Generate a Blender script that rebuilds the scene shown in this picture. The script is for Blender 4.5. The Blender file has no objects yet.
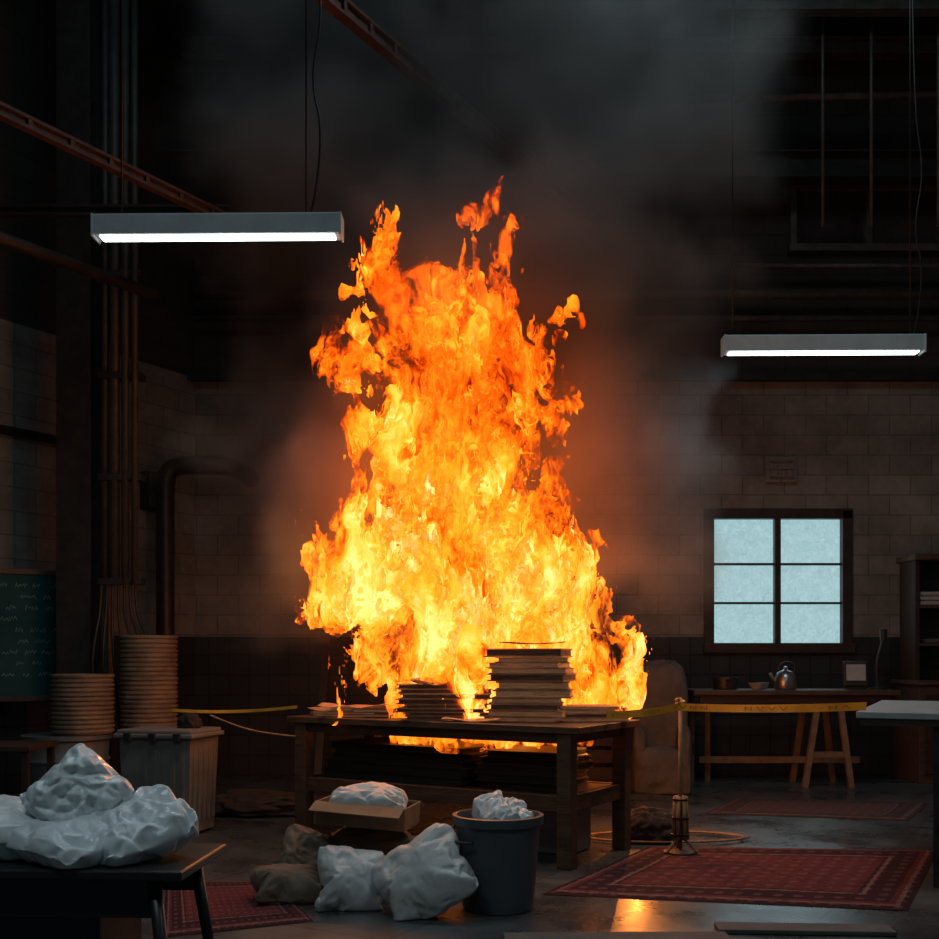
import bpy, bmesh, math, random, time
from mathutils import Vector, Matrix, Euler, noise as mn
random.seed(4)
S = bpy.context.scene
try:
    S.view_settings.view_transform = 'Standard'
except Exception as e:
    print(e)

# ------------------------------------------------------------------ helpers
def link(o):
    S.collection.objects.link(o); return o

def nt(mat):
    mat.use_nodes = True
    t = mat.node_tree
    return t, t.nodes, t.links

def pm(name, c1, c2=None, scale=6.0, rough=0.6, metal=0.0, bump=0.0, bscale=None, stretch=(1,1,1), spec=0.5, glow=0.0):
    """principled with noise colour variation"""
    m = bpy.data.materials.new(name)
    t, N, L = nt(m)
    b = N['Principled BSDF']
    b.inputs['Roughness'].default_value = rough
    b.inputs['Metallic'].default_value = metal
    b.inputs['Specular IOR Level'].default_value = spec
    c2 = c2 or tuple(x*0.6 for x in c1)
    tc = N.new('ShaderNodeTexCoord'); mp = N.new('ShaderNodeMapping')
    mp.inputs['Scale'].default_value = stretch
    L.new(tc.outputs['Object'], mp.inputs['Vector'])
    n = N.new('ShaderNodeTexNoise'); n.inputs['Scale'].default_value = scale
    n.inputs['Detail'].default_value = 6; n.inputs['Roughness'].default_value = 0.6
    L.new(mp.outputs[0], n.inputs['Vector'])
    r = N.new('ShaderNodeValToRGB')
    r.color_ramp.elements[0].position = 0.35; r.color_ramp.elements[1].position = 0.65
    r.color_ramp.elements[0].color = (*c2, 1); r.color_ramp.elements[1].color = (*c1, 1)
    L.new(n.outputs['Fac'], r.inputs[0]); L.new(r.outputs[0], b.inputs['Base Color'])
    if glow:
        L.new(r.outputs[0], b.inputs['Emission Color']); b.inputs['Emission Strength'].default_value = glow
    if bump:
        n2 = N.new('ShaderNodeTexNoise'); n2.inputs['Scale'].default_value = bscale or scale*3
        n2.inputs['Detail'].default_value = 5
        L.new(mp.outputs[0], n2.inputs['Vector'])
        bp = N.new('ShaderNodeBump'); bp.inputs['Strength'].default_value = bump; bp.inputs['Distance'].default_value = 0.02
        L.new(n2.outputs['Fac'], bp.inputs['Height']); L.new(bp.outputs[0], b.inputs['Normal'])
    return m

def emis(name, col, s):
    m = bpy.data.materials.new(name); t, N, L = nt(m)
    b = N['Principled BSDF']
    b.inputs['Base Color'].default_value = (*[min(1,c) for c in col], 1)
    b.inputs['Emission Color'].default_value = (*col, 1)
    b.inputs['Emission Strength'].default_value = s
    return m

def empty(name, loc=(0,0,0), rz=0.0):
    e = bpy.data.objects.new(name, None); e.empty_display_size = 0.1
    e.location = loc; e.rotation_euler = (0,0,rz); return link(e)

def mk(name, bm, mats, parent=None, loc=(0,0,0), rot=(0,0,0), smooth=False):
    me = bpy.data.meshes.new(name)
    bmesh.ops.recalc_face_normals(bm, faces=bm.faces)
    bm.to_mesh(me); bm.free()
    if not isinstance(mats, (list,tuple)): mats = [mats]
    for m in mats: me.materials.append(m)
    if smooth:
        for p in me.polygons: p.use_smooth = True
    o = bpy.data.objects.new(name, me); o.location = loc; o.rotation_euler = rot
    link(o)
    if parent: o.parent = parent
    return o

def add_box(bm, c, s, M=None, mi=0, taper=None):
    vs = []
    for dx,dy,dz in ((-1,-1,-1),(1,-1,-1),(1,1,-1),(-1,1,-1),(-1,-1,1),(1,-1,1),(1,1,1),(-1,1,1)):
        k = taper if (taper and dz < 0) else 1
        v = Vector((c[0]+dx*s[0]/2*k, c[1]+dy*s[1]/2*k, c[2]+dz*s[2]/2))
        if M: v = M @ v
        vs.append(bm.verts.new(v))
    for f in ((0,3,2,1),(4,5,6,7),(0,1,5,4),(1,2,6,5),(2,3,7,6),(3,0,4,7)):
        q = bm.faces.new([vs[i] for i in f]); q.material_index = mi
    return vs

def box(name, c, s, mat, parent=None, rot=(0,0,0), bev=0.0, taper=None):
    bm = bmesh.new(); add_box(bm, (0,0,0), s, taper=taper)
    if bev:
        bmesh.ops.bevel(bm, geom=bm.edges[:], offset=bev, segments=2, affect='EDGES', profile=0.5)
    return mk(name, bm, mat, parent, c, rot)

def add_cyl(bm, p0, p1, r0, r1=None, seg=16, mi=0, caps=True):
    r1 = r0 if r1 is None else r1
    p0 = Vector(p0); p1 = Vector(p1); d = (p1-p0).normalized()
    a = d.orthogonal().normalized(); b = d.cross(a)
    A=[];B=[]
    for i in range(seg):
        t = 2*math.pi*i/seg; k = a*math.cos(t)+b*math.sin(t)
        A.append(bm.verts.new(p0+k*r0)); B.append(bm.verts.new(p1+k*r1))
    for i in range(seg):
        j=(i+1)%seg; f=bm.faces.new((A[i],A[j],B[j],B[i])); f.material_index=mi; f.smooth=seg>4
    if caps:
        bm.faces.new(A[::-1]).material_index=mi; bm.faces.new(B).material_index=mi

def cyl(name, p0, p1, r, mat, parent=None, r1=None, seg=16):
    bm = bmesh.new(); add_cyl(bm, p0, p1, r, r1, seg)
    return mk(name, bm, mat, parent)

def lathe(name, prof, mat, parent=None, loc=(0,0,0), seg=40, sx=1, sy=1):
    bm = bmesh.new(); rings=[]
    for r,z in prof:
        if r < 1e-5: rings.append([bm.verts.new((0,0,z))])
        else: rings.append([bm.verts.new((r*sx*math.cos(2*math.pi*i/seg), r*sy*math.sin(2*math.pi*i/seg), z)) for i in range(seg)])
    for k in range(len(rings)-1):
        a,b = rings[k],rings[k+1]
        for i in range(seg):
            j=(i+1)%seg
            if len(a)==1 and len(b)==1: continue
            if len(a)==1: f=bm.faces.new((a[0],b[j],b[i]))
            elif len(b)==1: f=bm.faces.new((a[i],a[j],b[0]))
            else: f=bm.faces.new((a[i],a[j],b[j],b[i]))
            f.smooth=True
    o = mk(name, bm, mat, parent, loc)
    md = o.modifiers.new('es','EDGE_SPLIT'); md.split_angle = math.radians(40)
    return o

def tube(name, pts, r, mat, parent=None, smooth=True, seg=4, cyclic=False):
    cu = bpy.data.curves.new(name,'CURVE'); cu.dimensions='3D'
    cu.bevel_depth = r; cu.bevel_resolution = seg; cu.use_fill_caps=True
    if smooth:
        sp = cu.splines.new('NURBS'); sp.points.add(len(pts)-1)
        for i,p in enumerate(pts): sp.points[i].co=(*p,1)
        sp.order_u=3; sp.use_endpoint_u=True; sp.resolution_u=8; sp.use_cyclic_u=cyclic
    else:
        sp = cu.splines.new('POLY'); sp.points.add(len(pts)-1)
        for i,p in enumerate(pts): sp.points[i].co=(*p,1)
        sp.use_cyclic_u=cyclic
    cu.materials.append(mat)
    o = bpy.data.objects.new(name,cu); link(o)
    if parent: o.parent = parent
    return o

def ridged(p, sc, octv=4):
    v=0;a=1;s=0
    for i in range(octv):
        v += a*(1-abs(mn.noise(p*sc))*2); s+=a; a*=0.5; sc*=2.1
    return v/s

def lump(name, loc, dims, mat, seed=0, amp=0.12, sc=2.2, parent=None, rot=(0,0,0), flat=True, sub=5, sq=2.6, peak=None, fine=0.03, pk=(0.1,0.0)):
    """soft mass with billows and folds, resting on z=0 of its own origin"""
    bm = bmesh.new(); bmesh.ops.create_icosphere(bm, subdivisions=sub, radius=1)
    off = Vector((seed*7.3, seed*3.1, seed*5.7))
    for v in bm.verts:
        n = v.co.normalized()
        k = (abs(n.x)**sq+abs(n.y)**sq+abs(n.z)**sq)**(-1/sq)
        q = n+off; w = mn.noise_vector(q*1.4)*0.45
        q2 = q+w
        big = mn.noise(q2*1.1)*1.1
        bil = abs(mn.noise(q2*sc))*1.6-0.35
        fold = 1-abs(mn.noise(Vector((q2.x*sc*1.8,q2.y*sc*1.8,q2.z*sc*0.7))))*2.6
        small = ridged(q2, sc*3.2, 3)-0.55
        d = 1 + amp*(0.8*big + 0.9*bil + 0.55*max(0,fold)) + fine*small*2
        p = n*k*d
        if peak and n.z>0: p.z += peak*max(0,1-((n.x-pk[0])**2+(n.y-pk[1])**2)*3)
        z = p.z
        if flat and z < -0.55: z = -0.55 + (z+0.55)*0.05
        v.co = Vector((p.x*dims[0]/2, p.y*dims[1]/2, (z+0.57)*dims[2]/1.57))
    for f in bm.faces: f.smooth=True
    return mk(name, bm, mat, parent, loc, rot)

# --- inflated bags: two welded sheets blown up with a short cloth simulation, then frozen
def bag_mesh(key, w, h, n=44, pressure=3.0, frames=22, shrink=-0.12, seed=1, bend=0.05, crump=0.0):
    bm=bmesh.new(); off=Vector((seed*4.1,seed*2.3,seed*9.7)); gs=[]
    for side in (1,-1):
        g=[]
        for i in range(n+1):
            row=[]
            for j in range(n+1):
                if side==-1 and (i in (0,n) or j in (0,n)): row.append(gs[0][i][j]); continue
                u=-1+2*i/n; v=-1+2*j/n
                e=min(1,(1-u*u)*3)*min(1,(1-v*v)*3)
                z=side*0.012*e+ mn.noise(Vector((u*2.0,v*2.0,0))+off)*(0.02+crump)*e + mn.noise(Vector((u*5,v*5,side))+off)*(0.005+crump*0.25)*e
                cr=1-0.10*(u*u*v*v)**2          # blunt corners
                row.append(bm.verts.new((u*w/2*cr,v*h/2*cr,z)))
            g.append(row)
        gs.append(g)
        for i in range(n):
            for j in range(n):
                c=(g[i][j],g[i+1][j],g[i+1][j+1],g[i][j+1])
                bm.faces.new(c if side==1 else c[::-1])
    bmesh.ops.recalc_face_normals(bm,faces=bm.faces)
    me=bpy.data.meshes.new(key); bm.to_mesh(me); bm.free()
    o=bpy.data.objects.new(key,me); link(o)
    try:
        md=o.modifiers.new('cloth','CLOTH'); c=md.settings
        c.quality=6; c.mass=0.15; c.tension_stiffness=25; c.compression_stiffness=25; c.shear_stiffness=10; c.bending_stiffness=bend
        c.use_pressure=True; c.uniform_pressure_force=pressure; c.shrink_min=shrink
        c.effector_weights.gravity=0.0; c.air_damping=3.0; md.point_cache.frame_end=frames+2
        for f in range(1,frames+1): S.frame_set(f)
        dg=bpy.context.evaluated_depsgraph_get(); out=bpy.data.meshes.new_from_object(o.evaluated_get(dg))
    except Exception as ex:
        print('cloth failed',ex); out=me.copy()
    bpy.data.objects.remove(o); S.frame_set(1)
    for p in out.polygons: p.use_smooth=True
    return out
def bag(name,me,dims,mat,loc,rot,parent=None,relax=0):
    me=me.copy(); me.materials.clear(); me.materials.append(mat)
    ext=[max(v.co[k] for v in me.vertices)-min(v.co[k] for v in me.vertices) for k in range(3)]
    sx,sy,sz=[dims[k]/max(1e-3,ext[k]) for k in range(3)]
    R_=Euler(rot).to_matrix()
    for v in me.vertices:
        v.co=R_@Vector((v.co.x*sx,v.co.y*sy,v.co.z*sz))
    lo=min(v.co.z for v in me.vertices); hi=max(v.co.z for v in me.vertices)
    cut=0.16*(hi-lo)
    for v in me.vertices:      # settle on the surface: flattened underside, origin at the base
        z=v.co.z-lo
        v.co.z = max(0.0,z-cut) + 0.03*min(z,cut)
    o=bpy.data.objects.new(name,me); o.location=loc; link(o)
    if parent: o.parent=parent
    if relax:
        sm=o.modifiers.new('relax','SMOOTH'); sm.factor=0.5; sm.iterations=relax
    md=o.modifiers.new('sub','SUBSURF'); md.levels=1; md.render_levels=1
    return o
BG1=bag_mesh('bag_a',0.46,0.42,52,4.5,22,-0.13,1,0.02,0.006)
BG2=bag_mesh('bag_b',0.50,0.40,56,2.0,18,-0.24,5,0.012,0.015)
BG3=bag_mesh('bag_c',0.44,0.44,56,1.7,18,-0.26,9,0.012,0.02)

# ------------------------------------------------------------------ materials
def blocks(name, c1, c2, mortar, bw, bh, ms, rough, bump, offset=0.5, var=0.5):
    m = bpy.data.materials.new(name); t,N,L = nt(m); b=N['Principled BSDF']
    tc=N.new('ShaderNodeTexCoord'); sp=N.new('ShaderNodeSeparateXYZ'); cb=N.new('ShaderNodeCombineXYZ')
    L.new(tc.outputs['Object'],sp.inputs[0]); L.new(sp.outputs[0],cb.inputs[0]); L.new(sp.outputs[2],cb.inputs[1])
    br=N.new('ShaderNodeTexBrick'); br.offset=offset
    br.inputs['Scale'].default_value=1; br.inputs['Brick Width'].default_value=bw; br.inputs['Row Height'].default_value=bh
    br.inputs['Mortar Size'].default_value=ms; br.inputs['Mortar Smooth'].default_value=0.3
    br.inputs['Color1'].default_value=(*c1,1); br.inputs['Color2'].default_value=(*c2,1); br.inputs['Mortar'].default_value=(*mortar,1)
    L.new(cb.outputs[0],br.inputs['Vector'])
    n=N.new('ShaderNodeTexNoise'); n.inputs['Scale'].default_value=1.3; n.inputs['Detail'].default_value=8; n.inputs['Roughness'].default_value=0.7
    L.new(tc.outputs['Object'],n.inputs['Vector'])
    r=N.new('ShaderNodeMapRange'); r.inputs['From Min'].default_value=0.3; r.inputs['From Max'].default_value=0.7
    r.inputs['To Min'].default_value=1-var; r.inputs['To Max'].default_value=1.15
    L.new(n.outputs['Fac'],r.inputs[0])
    mx=N.new('ShaderNodeVectorMath'); mx.operation='SCALE'
    L.new(br.outputs['Color'],mx.inputs[0]); L.new(r.outputs[0],mx.inputs['Scale'])
    L.new(mx.outputs[0],b.inputs['Base Color'])
    b.inputs['Roughness'].default_value=rough
    n2=N.new('ShaderNodeTexNoise'); n2.inputs['Scale'].default_value=30; L.new(tc.outputs['Object'],n2.inputs['Vector'])
    ad=N.new('ShaderNodeMath'); ad.operation='MULTIPLY_ADD'; ad.inputs[1].default_value=-1.0
    mm=N.new('ShaderNodeMath'); mm.operation='MULTIPLY'; mm.inputs[1].default_value=0.25
    L.new(n2.outputs['Fac'],mm.inputs[0]); L.new(br.outputs['Fac'],ad.inputs[0]); L.new(mm.outputs[0],ad.inputs[2])
    bp=N.new('ShaderNodeBump'); bp.inputs['Strength'].default_value=bump; bp.inputs['Distance'].default_value=0.01
    L.new(ad.outputs[0],bp.inputs['Height']); L.new(bp.outputs[0],b.inputs['Normal'])
    return m

M_block = blocks('painted_block',(0.31,0.30,0.27),(0.26,0.25,0.225),(0.17,0.165,0.15),0.42,0.2,0.006,0.75,0.5,var=0.65)
M_tile  = blocks('dark_tile',(0.042,0.043,0.046),(0.033,0.034,0.036),(0.015,0.015,0.015),0.2,0.2,0.006,0.4,0.6,offset=0.0)
M_upper = blocks('upper_wall_dark',(0.05,0.045,0.04),(0.042,0.038,0.034),(0.03,0.027,0.024),0.42,0.2,0.008,0.8,0.4)  # darker blocks above the trim
M_ceil  = pm('ceiling_metal',(0.03,0.03,0.03),(0.015,0.015,0.015),3,0.8)
M_steel = pm('dark_steel',(0.04,0.037,0.034),(0.02,0.018,0.016),8,0.55,0.3)
M_rust  = pm('rusty_beam',(0.10,0.048,0.035),(0.045,0.024,0.018),9,0.6,0.2,0.3)
M_rust2 = pm('red_oxide_beam',(0.17,0.075,0.05),(0.085,0.038,0.026),9,0.6,0.1,0.3)
M_pipe  = pm('grey_pipe',(0.13,0.12,0.11),(0.07,0.065,0.06),8,0.5,0.3)
M_conduit = pm('conduit_grey',(0.075,0.075,0.075),(0.045,0.045,0.045),8,0.55,0.2)
M_blackpipe = pm('black_pipe',(0.045,0.043,0.042),(0.022,0.021,0.02),8,0.4,0.3)
M_cable = pm('cable_rubber',(0.02,0.02,0.02),None,8,0.5)
M_wood  = pm('table_wood',(0.12,0.062,0.036),(0.055,0.029,0.017),5,0.5,0,0.25,20,(1,6,6))
M_darkwood = pm('dark_wood',(0.055,0.029,0.018),(0.027,0.015,0.010),5,0.5,0,0.2,20,(1,6,6))
M_frame = pm('window_frame_wood',(0.06,0.034,0.024),(0.03,0.02,0.014),8,0.5)
M_lightwood = pm('trestle_wood',(0.26,0.16,0.09),(0.17,0.10,0.055),8,0.6)
M_benchtop = pm('bench_top_laminate',(0.42,0.47,0.48),(0.33,0.37,0.38),6,0.35)
M_paper = pm('pages_painted_glow',(0.55,0.28,0.14),(0.30,0.13,0.06),14,0.9,0,0.4,60,(1,1,14),glow=0.16)  # emission painted in, stands for firelight on the page edges
M_cover = pm('book_cover',(0.30,0.14,0.07),(0.16,0.07,0.035),6,0.7,glow=0.10)  # cover colour plus painted-in glow for firelight
M_char  = pm('charred_paper',(0.13,0.06,0.035),(0.05,0.025,0.017),14,0.9,0,0.6,40,(1,1,10),glow=0.12)  # char colour, with emission added in place of firelight
M_dboard= pm('dark_boards',(0.05,0.03,0.02),(0.025,0.016,0.012),14,0.9,0,0.4,40,(1,1,10))
M_card  = pm('cardboard',(0.28,0.185,0.11),(0.19,0.12,0.07),5,0.85)
M_plastic = pm('white_plastic_sheet',(0.72,0.78,0.80),(0.66,0.71,0.73),4,0.22,0,0.05,40)
M_bag   = pm('white_woven_sack',(0.64,0.65,0.64),(0.55,0.56,0.55),5,0.35,0,0.10,40)
M_brownbag = pm('brown_sack',(0.20,0.145,0.10),(0.12,0.085,0.058),5,0.8,0,0.3,12)
M_bin   = pm('grey_bin_plastic',(0.085,0.105,0.125),(0.065,0.08,0.095),4,0.42)
M_crate = pm('grey_storage_bin',(0.21,0.205,0.195),(0.15,0.14,0.13),4,0.5,0,0.15)
M_drum  = pm('galvanised_drum',(0.17,0.20,0.215),(0.11,0.13,0.14),5,0.4,0.3,0.1)
M_rib   = pm('tan_bucket',(0.25,0.19,0.135),(0.14,0.105,0.075),6,0.6,0,0.2)
M_cloth = pm('dark_cloth',(0.045,0.035,0.03),(0.022,0.018,0.016),6,0.95,0,0.6,14)
M_wrap  = pm('wrapped_fabric',(0.12,0.11,0.10),(0.075,0.07,0.063),5,0.85,0,0.3,12)
M_board = pm('chalkboard_slate',(0.018,0.085,0.095),(0.012,0.060,0.068),3,0.7,spec=0.15)
M_bframe= pm('chalkboard_frame',(0.10,0.06,0.04),(0.06,0.038,0.025),5,0.6)
M_chalk = pm('chalk',(0.30,0.45,0.45),(0.20,0.32,0.32),30,0.9)
M_metal = pm('brushed_metal',(0.45,0.45,0.44),(0.3,0.3,0.3),8,0.3,0.9)
M_white = pm('ceramic_white',(0.42,0.42,0.40),(0.33,0.33,0.31),8,0.4)
M_house = pm('lamp_housing_painted_glow',(0.26,0.33,0.35),(0.22,0.28,0.30),8,0.5,glow=0.12)  # faint emission stands in for light falling on the housing sides
M_tube  = emis('lamp_diffuser',(0.74,0.95,1.0),6.0)
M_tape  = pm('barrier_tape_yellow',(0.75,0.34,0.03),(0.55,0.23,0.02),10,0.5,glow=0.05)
M_ink   = pm('tape_print',(0.36,0.15,0.02),(0.24,0.10,0.02),30,0.6)
M_rope  = pm('rope_hemp',(0.36,0.23,0.12),(0.22,0.13,0.07),20,0.9)
M_table2 = pm('black_table',(0.02,0.022,0.026),(0.012,0.012,0.014),8,0.4)
M_grey  = pm('grey_appliance',(0.26,0.27,0.28),(0.19,0.195,0.20),6,0.5)
M_mat   = pm('floor_mat',(0.10,0.105,0.105),(0.07,0.075,0.075),6,0.85)

# floor
M_floor = bpy.data.materials.new('worn_floor_slabs'); t,N,L = nt(M_floor); b=N['Principled BSDF']
tc=N.new('ShaderNodeTexCoord'); mp=N.new('ShaderNodeMapping'); mp.inputs['Rotation'].default_value=(0,0,math.radians(30))
L.new(tc.outputs['Object'],mp.inputs[0])
br=N.new('ShaderNodeTexBrick'); br.offset=0.0; br.inputs['Scale'].default_value=1
br.inputs['Brick Width'].default_value=0.75; br.inputs['Row Height'].default_value=0.75; br.inputs['Mortar Size'].default_value=0.006
br.inputs['Color1'].default_value=(0.080,0.085,0.088,1); br.inputs['Color2'].default_value=(0.062,0.066,0.069,1); br.inputs['Mortar'].default_value=(0.03,0.03,0.03,1)
L.new(mp.outputs[0],br.inputs['Vector'])
n=N.new('ShaderNodeTexNoise'); n.inputs['Scale'].default_value=1.6; n.inputs['Detail'].default_value=9; n.inputs['Roughness'].default_value=0.7
L.new(tc.outputs['Object'],n.inputs['Vector'])
mr=N.new('ShaderNodeMapRange'); mr.inputs['From Min'].default_value=0.35; mr.inputs['From Max'].default_value=0.65; mr.inputs['To Min'].default_value=0.5; mr.inputs['To Max'].default_value=1.2
L.new(n.outputs['Fac'],mr.inputs[0])
vm=N.new('ShaderNodeVectorMath'); vm.operation='SCALE'; L.new(br.outputs['Color'],vm.inputs[0]); L.new(mr.outputs[0],vm.inputs['Scale'])
L.new(vm.outputs[0],b.inputs['Base Color'])
mr2=N.new('ShaderNodeMapRange'); mr2.inputs['From Min'].default_value=0.35; mr2.inputs['From Max'].default_value=0.65; mr2.inputs['To Min'].default_value=0.19; mr2.inputs['To Max'].default_value=0.42
L.new(n.outputs['Fac'],mr2.inputs[0]); L.new(mr2.outputs[0],b.inputs['Roughness'])
n3=N.new('ShaderNodeTexNoise'); n3.inputs['Scale'].default_value=14; n3.inputs['Detail'].default_value=4; L.new(tc.outputs['Object'],n3.inputs['Vector'])
bp=N.new('ShaderNodeBump'); bp.inputs['Strength'].default_value=0.2; bp.inputs['Distance'].default_value=0.01
L.new(n3.outputs['Fac'],bp.inputs['Height']); L.new(bp.outputs[0],b.inputs['Normal'])

def rug_mat(name, base, dark, light, nu, nv):
    m=bpy.data.materials.new(name); t,N,L=nt(m); b=N['Principled BSDF']; b.inputs['Roughness'].default_value=0.95
    b.inputs['Specular IOR Level'].default_value=0.1
    uv=N.new('ShaderNodeUVMap'); sp=N.new('ShaderNodeSeparateXYZ'); L.new(uv.outputs[0],sp.inputs[0])
    def math_(op,a,b_=None):
        q=N.new('ShaderNodeMath'); q.operation=op
        if hasattr(a,'links'): L.new(a,q.inputs[0])
        else: q.inputs[0].default_value=a
        if b_ is not None:
            if hasattr(b_,'links'): L.new(b_,q.inputs[1])
            else: q.inputs[1].default_value=b_
        return q.outputs[0]
    U,V=sp.outputs[0],sp.outputs[1]
    du=math_('MINIMUM',U,math_('SUBTRACT',1.0,U)); dv=math_('MINIMUM',V,math_('SUBTRACT',1.0,V))
    e=math_('MINIMUM',math_('MULTIPLY',du,nu/nv),dv)
    rp=N.new('ShaderNodeValToRGB'); cr=rp.color_ramp; cr.interpolation='CONSTANT'
    cols=[(0,dark),(0.03,light),(0.045,base),(0.07,dark),(0.17,light),(0.184,dark),(0.20,base)]
    cr.elements[0].position=0; cr.elements[0].color=(*dark,1); cr.elements[1].position=0.03; cr.elements[1].color=(*light,1)
    for p,c in cols[2:]:
        q=cr.elements.new(p); q.color=(*c,1)
    L.new(e,rp.inputs[0])
    su=math_('SINE',math_('MULTIPLY',U,nu*6.283)); sv=math_('SINE',math_('MULTIPLY',V,nv*6.283))
    med=math_('MULTIPLY',su,sv)
    lt=math_('GREATER_THAN',math_('ABSOLUTE',med),0.72)
    vo=N.new('ShaderNodeTexVoronoi'); vo.inputs['Scale'].default_value=nu*4.5; L.new(uv.outputs[0],vo.inputs['Vector'])
    vt=math_('LESS_THAN',vo.outputs['Distance'],0.32)
    mk1=N.new('ShaderNodeMix'); mk1.data_type='RGBA'; L.new(math_('MULTIPLY',lt,0.45),mk1.inputs[0]); L.new(rp.outputs[0],mk1.inputs[6]); mk1.inputs[7].default_value=(*light,1)
    mk2=N.new('ShaderNodeMix'); mk2.data_type='RGBA'; L.new(math_('MULTIPLY',vt,0.6),mk2.inputs[0]); L.new(mk1.outputs[2],mk2.inputs[6]); mk2.inputs[7].default_value=(*dark,1)
    nz=N.new('ShaderNodeTexNoise'); nz.inputs['Scale'].default_value=40; nz.inputs['Detail'].default_value=5; L.new(uv.outputs[0],nz.inputs['Vector'])
    mk3=N.new('ShaderNodeMix'); mk3.data_type='RGBA'; mk3.blend_type='MULTIPLY'; mk3.inputs[0].default_value=0.7
    L.new(mk2.outputs[2],mk3.inputs[6]); L.new(nz.outputs['Fac'],mk3.inputs[7])
    L.new(mk3.outputs[2],b.inputs['Base Color'])
    return m
M_rug1=rug_mat('red_rug_pattern',(0.17,0.042,0.046),(0.06,0.022,0.03),(0.25,0.14,0.125),9,7)
M_rug2=rug_mat('faded_rug_pattern',(0.17,0.08,0.075),(0.10,0.055,0.055),(0.21,0.15,0.13),8,6)

# ------------------------------------------------------------------ room
WY=11.0; H=7.6
floor_o=box('floor',(-1.0,5.0,-0.05),(17,16,0.1),M_floor)
WX0,WX1,WZ0,WZ1 = 2.36,3.80,1.25,2.64
wb=empty('wall_back',(0,WY,0))
def wpart(n,x0,x1,z0,z1,mat,th=0.25,yoff=0.0):
    bm=bmesh.new(); add_box(bm,((x0+x1)/2,th/2+yoff,(z0+z1)/2),(x1-x0,th,z1-z0)); return mk(n,bm,mat,wb)
wpart('block_left',-3.3,WX0,1.38,3.97,M_block)
wpart('block_right',WX1,6.3,1.38,3.97,M_block)
wpart('block_over',WX0,WX1,WZ1,3.97,M_block)
wpart('wainscot_left',-3.3,WX0,0,1.38,M_tile,0.28,-0.03)
wpart('wainscot_right',WX1,6.3,0,1.38,M_tile,0.28,-0.03)
wpart('wainscot_under',WX0,WX1,0,WZ0,M_tile,0.28,-0.03)
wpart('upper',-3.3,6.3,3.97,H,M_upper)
LA=math.atan2(1,0.573)
wl=empty('wall_left',(-2.75,WY,0),LA)
def lpart(n,z0,z1,mat,off=0):
    bm=bmesh.new(); add_box(bm,(-7.0,0.125-off,(z0+z1)/2),(14.5,0.25,z1-z0)); return mk(n,bm,mat,wl)
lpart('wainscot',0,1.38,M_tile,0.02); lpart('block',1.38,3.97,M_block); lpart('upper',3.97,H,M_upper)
box('wall_right',(6.3,5,H/2),(0.2,12.5,H),M_block)
box('ceiling',(-1.0,5.0,H+0.1),(17,16,0.2),M_ceil)
box('trim_1',(1.5,WY-0.05,3.97),(9.4,0.08,0.08),M_steel)
w=empty('window_1',(0,WY,0))
cx=(WX0+WX1)/2
def fr(n,x0,x1,z0,z1,y0=-0.04,y1=0.10,m=M_frame): 
    return box(n,((x0+x1)/2,(y0+y1)/2,(z0+z1)/2),(x1-x0,y1-y0,z1-z0),m,w,bev=0.006)
fr('frame_left',WX0-0.02,WX0+0.08,WZ0,WZ1); fr('frame_right',WX1-0.08,WX1+0.02,WZ0,WZ1)
fr('frame_top',WX0-0.02,WX1+0.02,WZ1-0.08,WZ1+0.02); fr('sill',WX0-0.03,WX1+0.03,WZ0-0.03,WZ0+0.07,-0.09,0.10)
fr('mullion',cx-0.03,cx+0.03,WZ0+0.05,WZ1-0.05,-0.02,0.09)
for k,zz in enumerate((1.72,2.11)): fr('rail_%d'%k,WX0+0.05,WX1-0.05,zz-0.011,zz+0.011,0.0,0.08)
M_glass=bpy.data.materials.new('frosted_daylight_glass'); t,N,L=nt(M_glass); b=N['Principled BSDF']
tc=N.new('ShaderNodeTexCoord'); n=N.new('ShaderNodeTexNoise'); n.inputs['Scale'].default_value=13; n.inputs['Detail'].default_value=9; n.inputs['Roughness'].default_value=0.8; n.inputs['Distortion'].default_value=1.8
L.new(tc.outputs['Object'],n.inputs['Vector'])
r=N.new('ShaderNodeValToRGB')
r.color_ramp.elements[0].position=0.30; r.color_ramp.elements[0].color=(0.20,0.40,0.43,1)
r.color_ramp.elements[1].position=0.70; r.color_ramp.elements[1].color=(0.48,0.68,0.71,1)
L.new(n.outputs['Fac'],r.inputs[0]); L.new(r.outputs[0],b.inputs['Emission Color']); b.inputs['Emission Strength'].default_value=1.0
b.inputs['Base Color'].default_value=(0.2,0.25,0.26,1); b.inputs['Roughness'].default_value=0.4
box('glass',(cx,0.06,(WZ0+WZ1)/2),(WX1-WX0-0.06,0.012,WZ1-WZ0-0.06),M_glass,w)
w2=empty('window_2',(0,WY,0))
for i in range(4): box('bar_%d'%i,(3.22+i*0.75,-0.05,5.55),(0.06,0.06,0.62),M_pipe,w2)
for k,zz in enumerate((5.25,5.86)): box('rail_%d'%k,(4.4,-0.05,zz),(2.45,0.07,0.07),M_pipe,w2)
M_dglass=pm('dark_glass',(0.05,0.045,0.045),(0.02,0.019,0.02),3,0.25)  # near-black panes of the upper window
box('glass',(4.4,-0.015,5.55),(2.4,0.02,0.6),M_dglass,w2)
pl=empty('wall_plaque',(3.11,WY-0.02,3.05))
box('plate',(0,0,0),(0.32,0.03,0.26),M_block,pl,bev=0.008)
for i,(x,z,sx,sz) in enumerate(((-0.11,0,0.02,0.18),(0.11,0,0.02,0.18),(0,0.08,0.22,0.02),(0,-0.08,0.22,0.02),(-0.03,0.0,0.02,0.1),(0.03,0.0,0.06,0.02),(0.05,-0.03,0.02,0.06))):
    box('relief_%d'%i,(x,-0.02,z),(sx,0.02,sz),M_block,pl)

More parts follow.
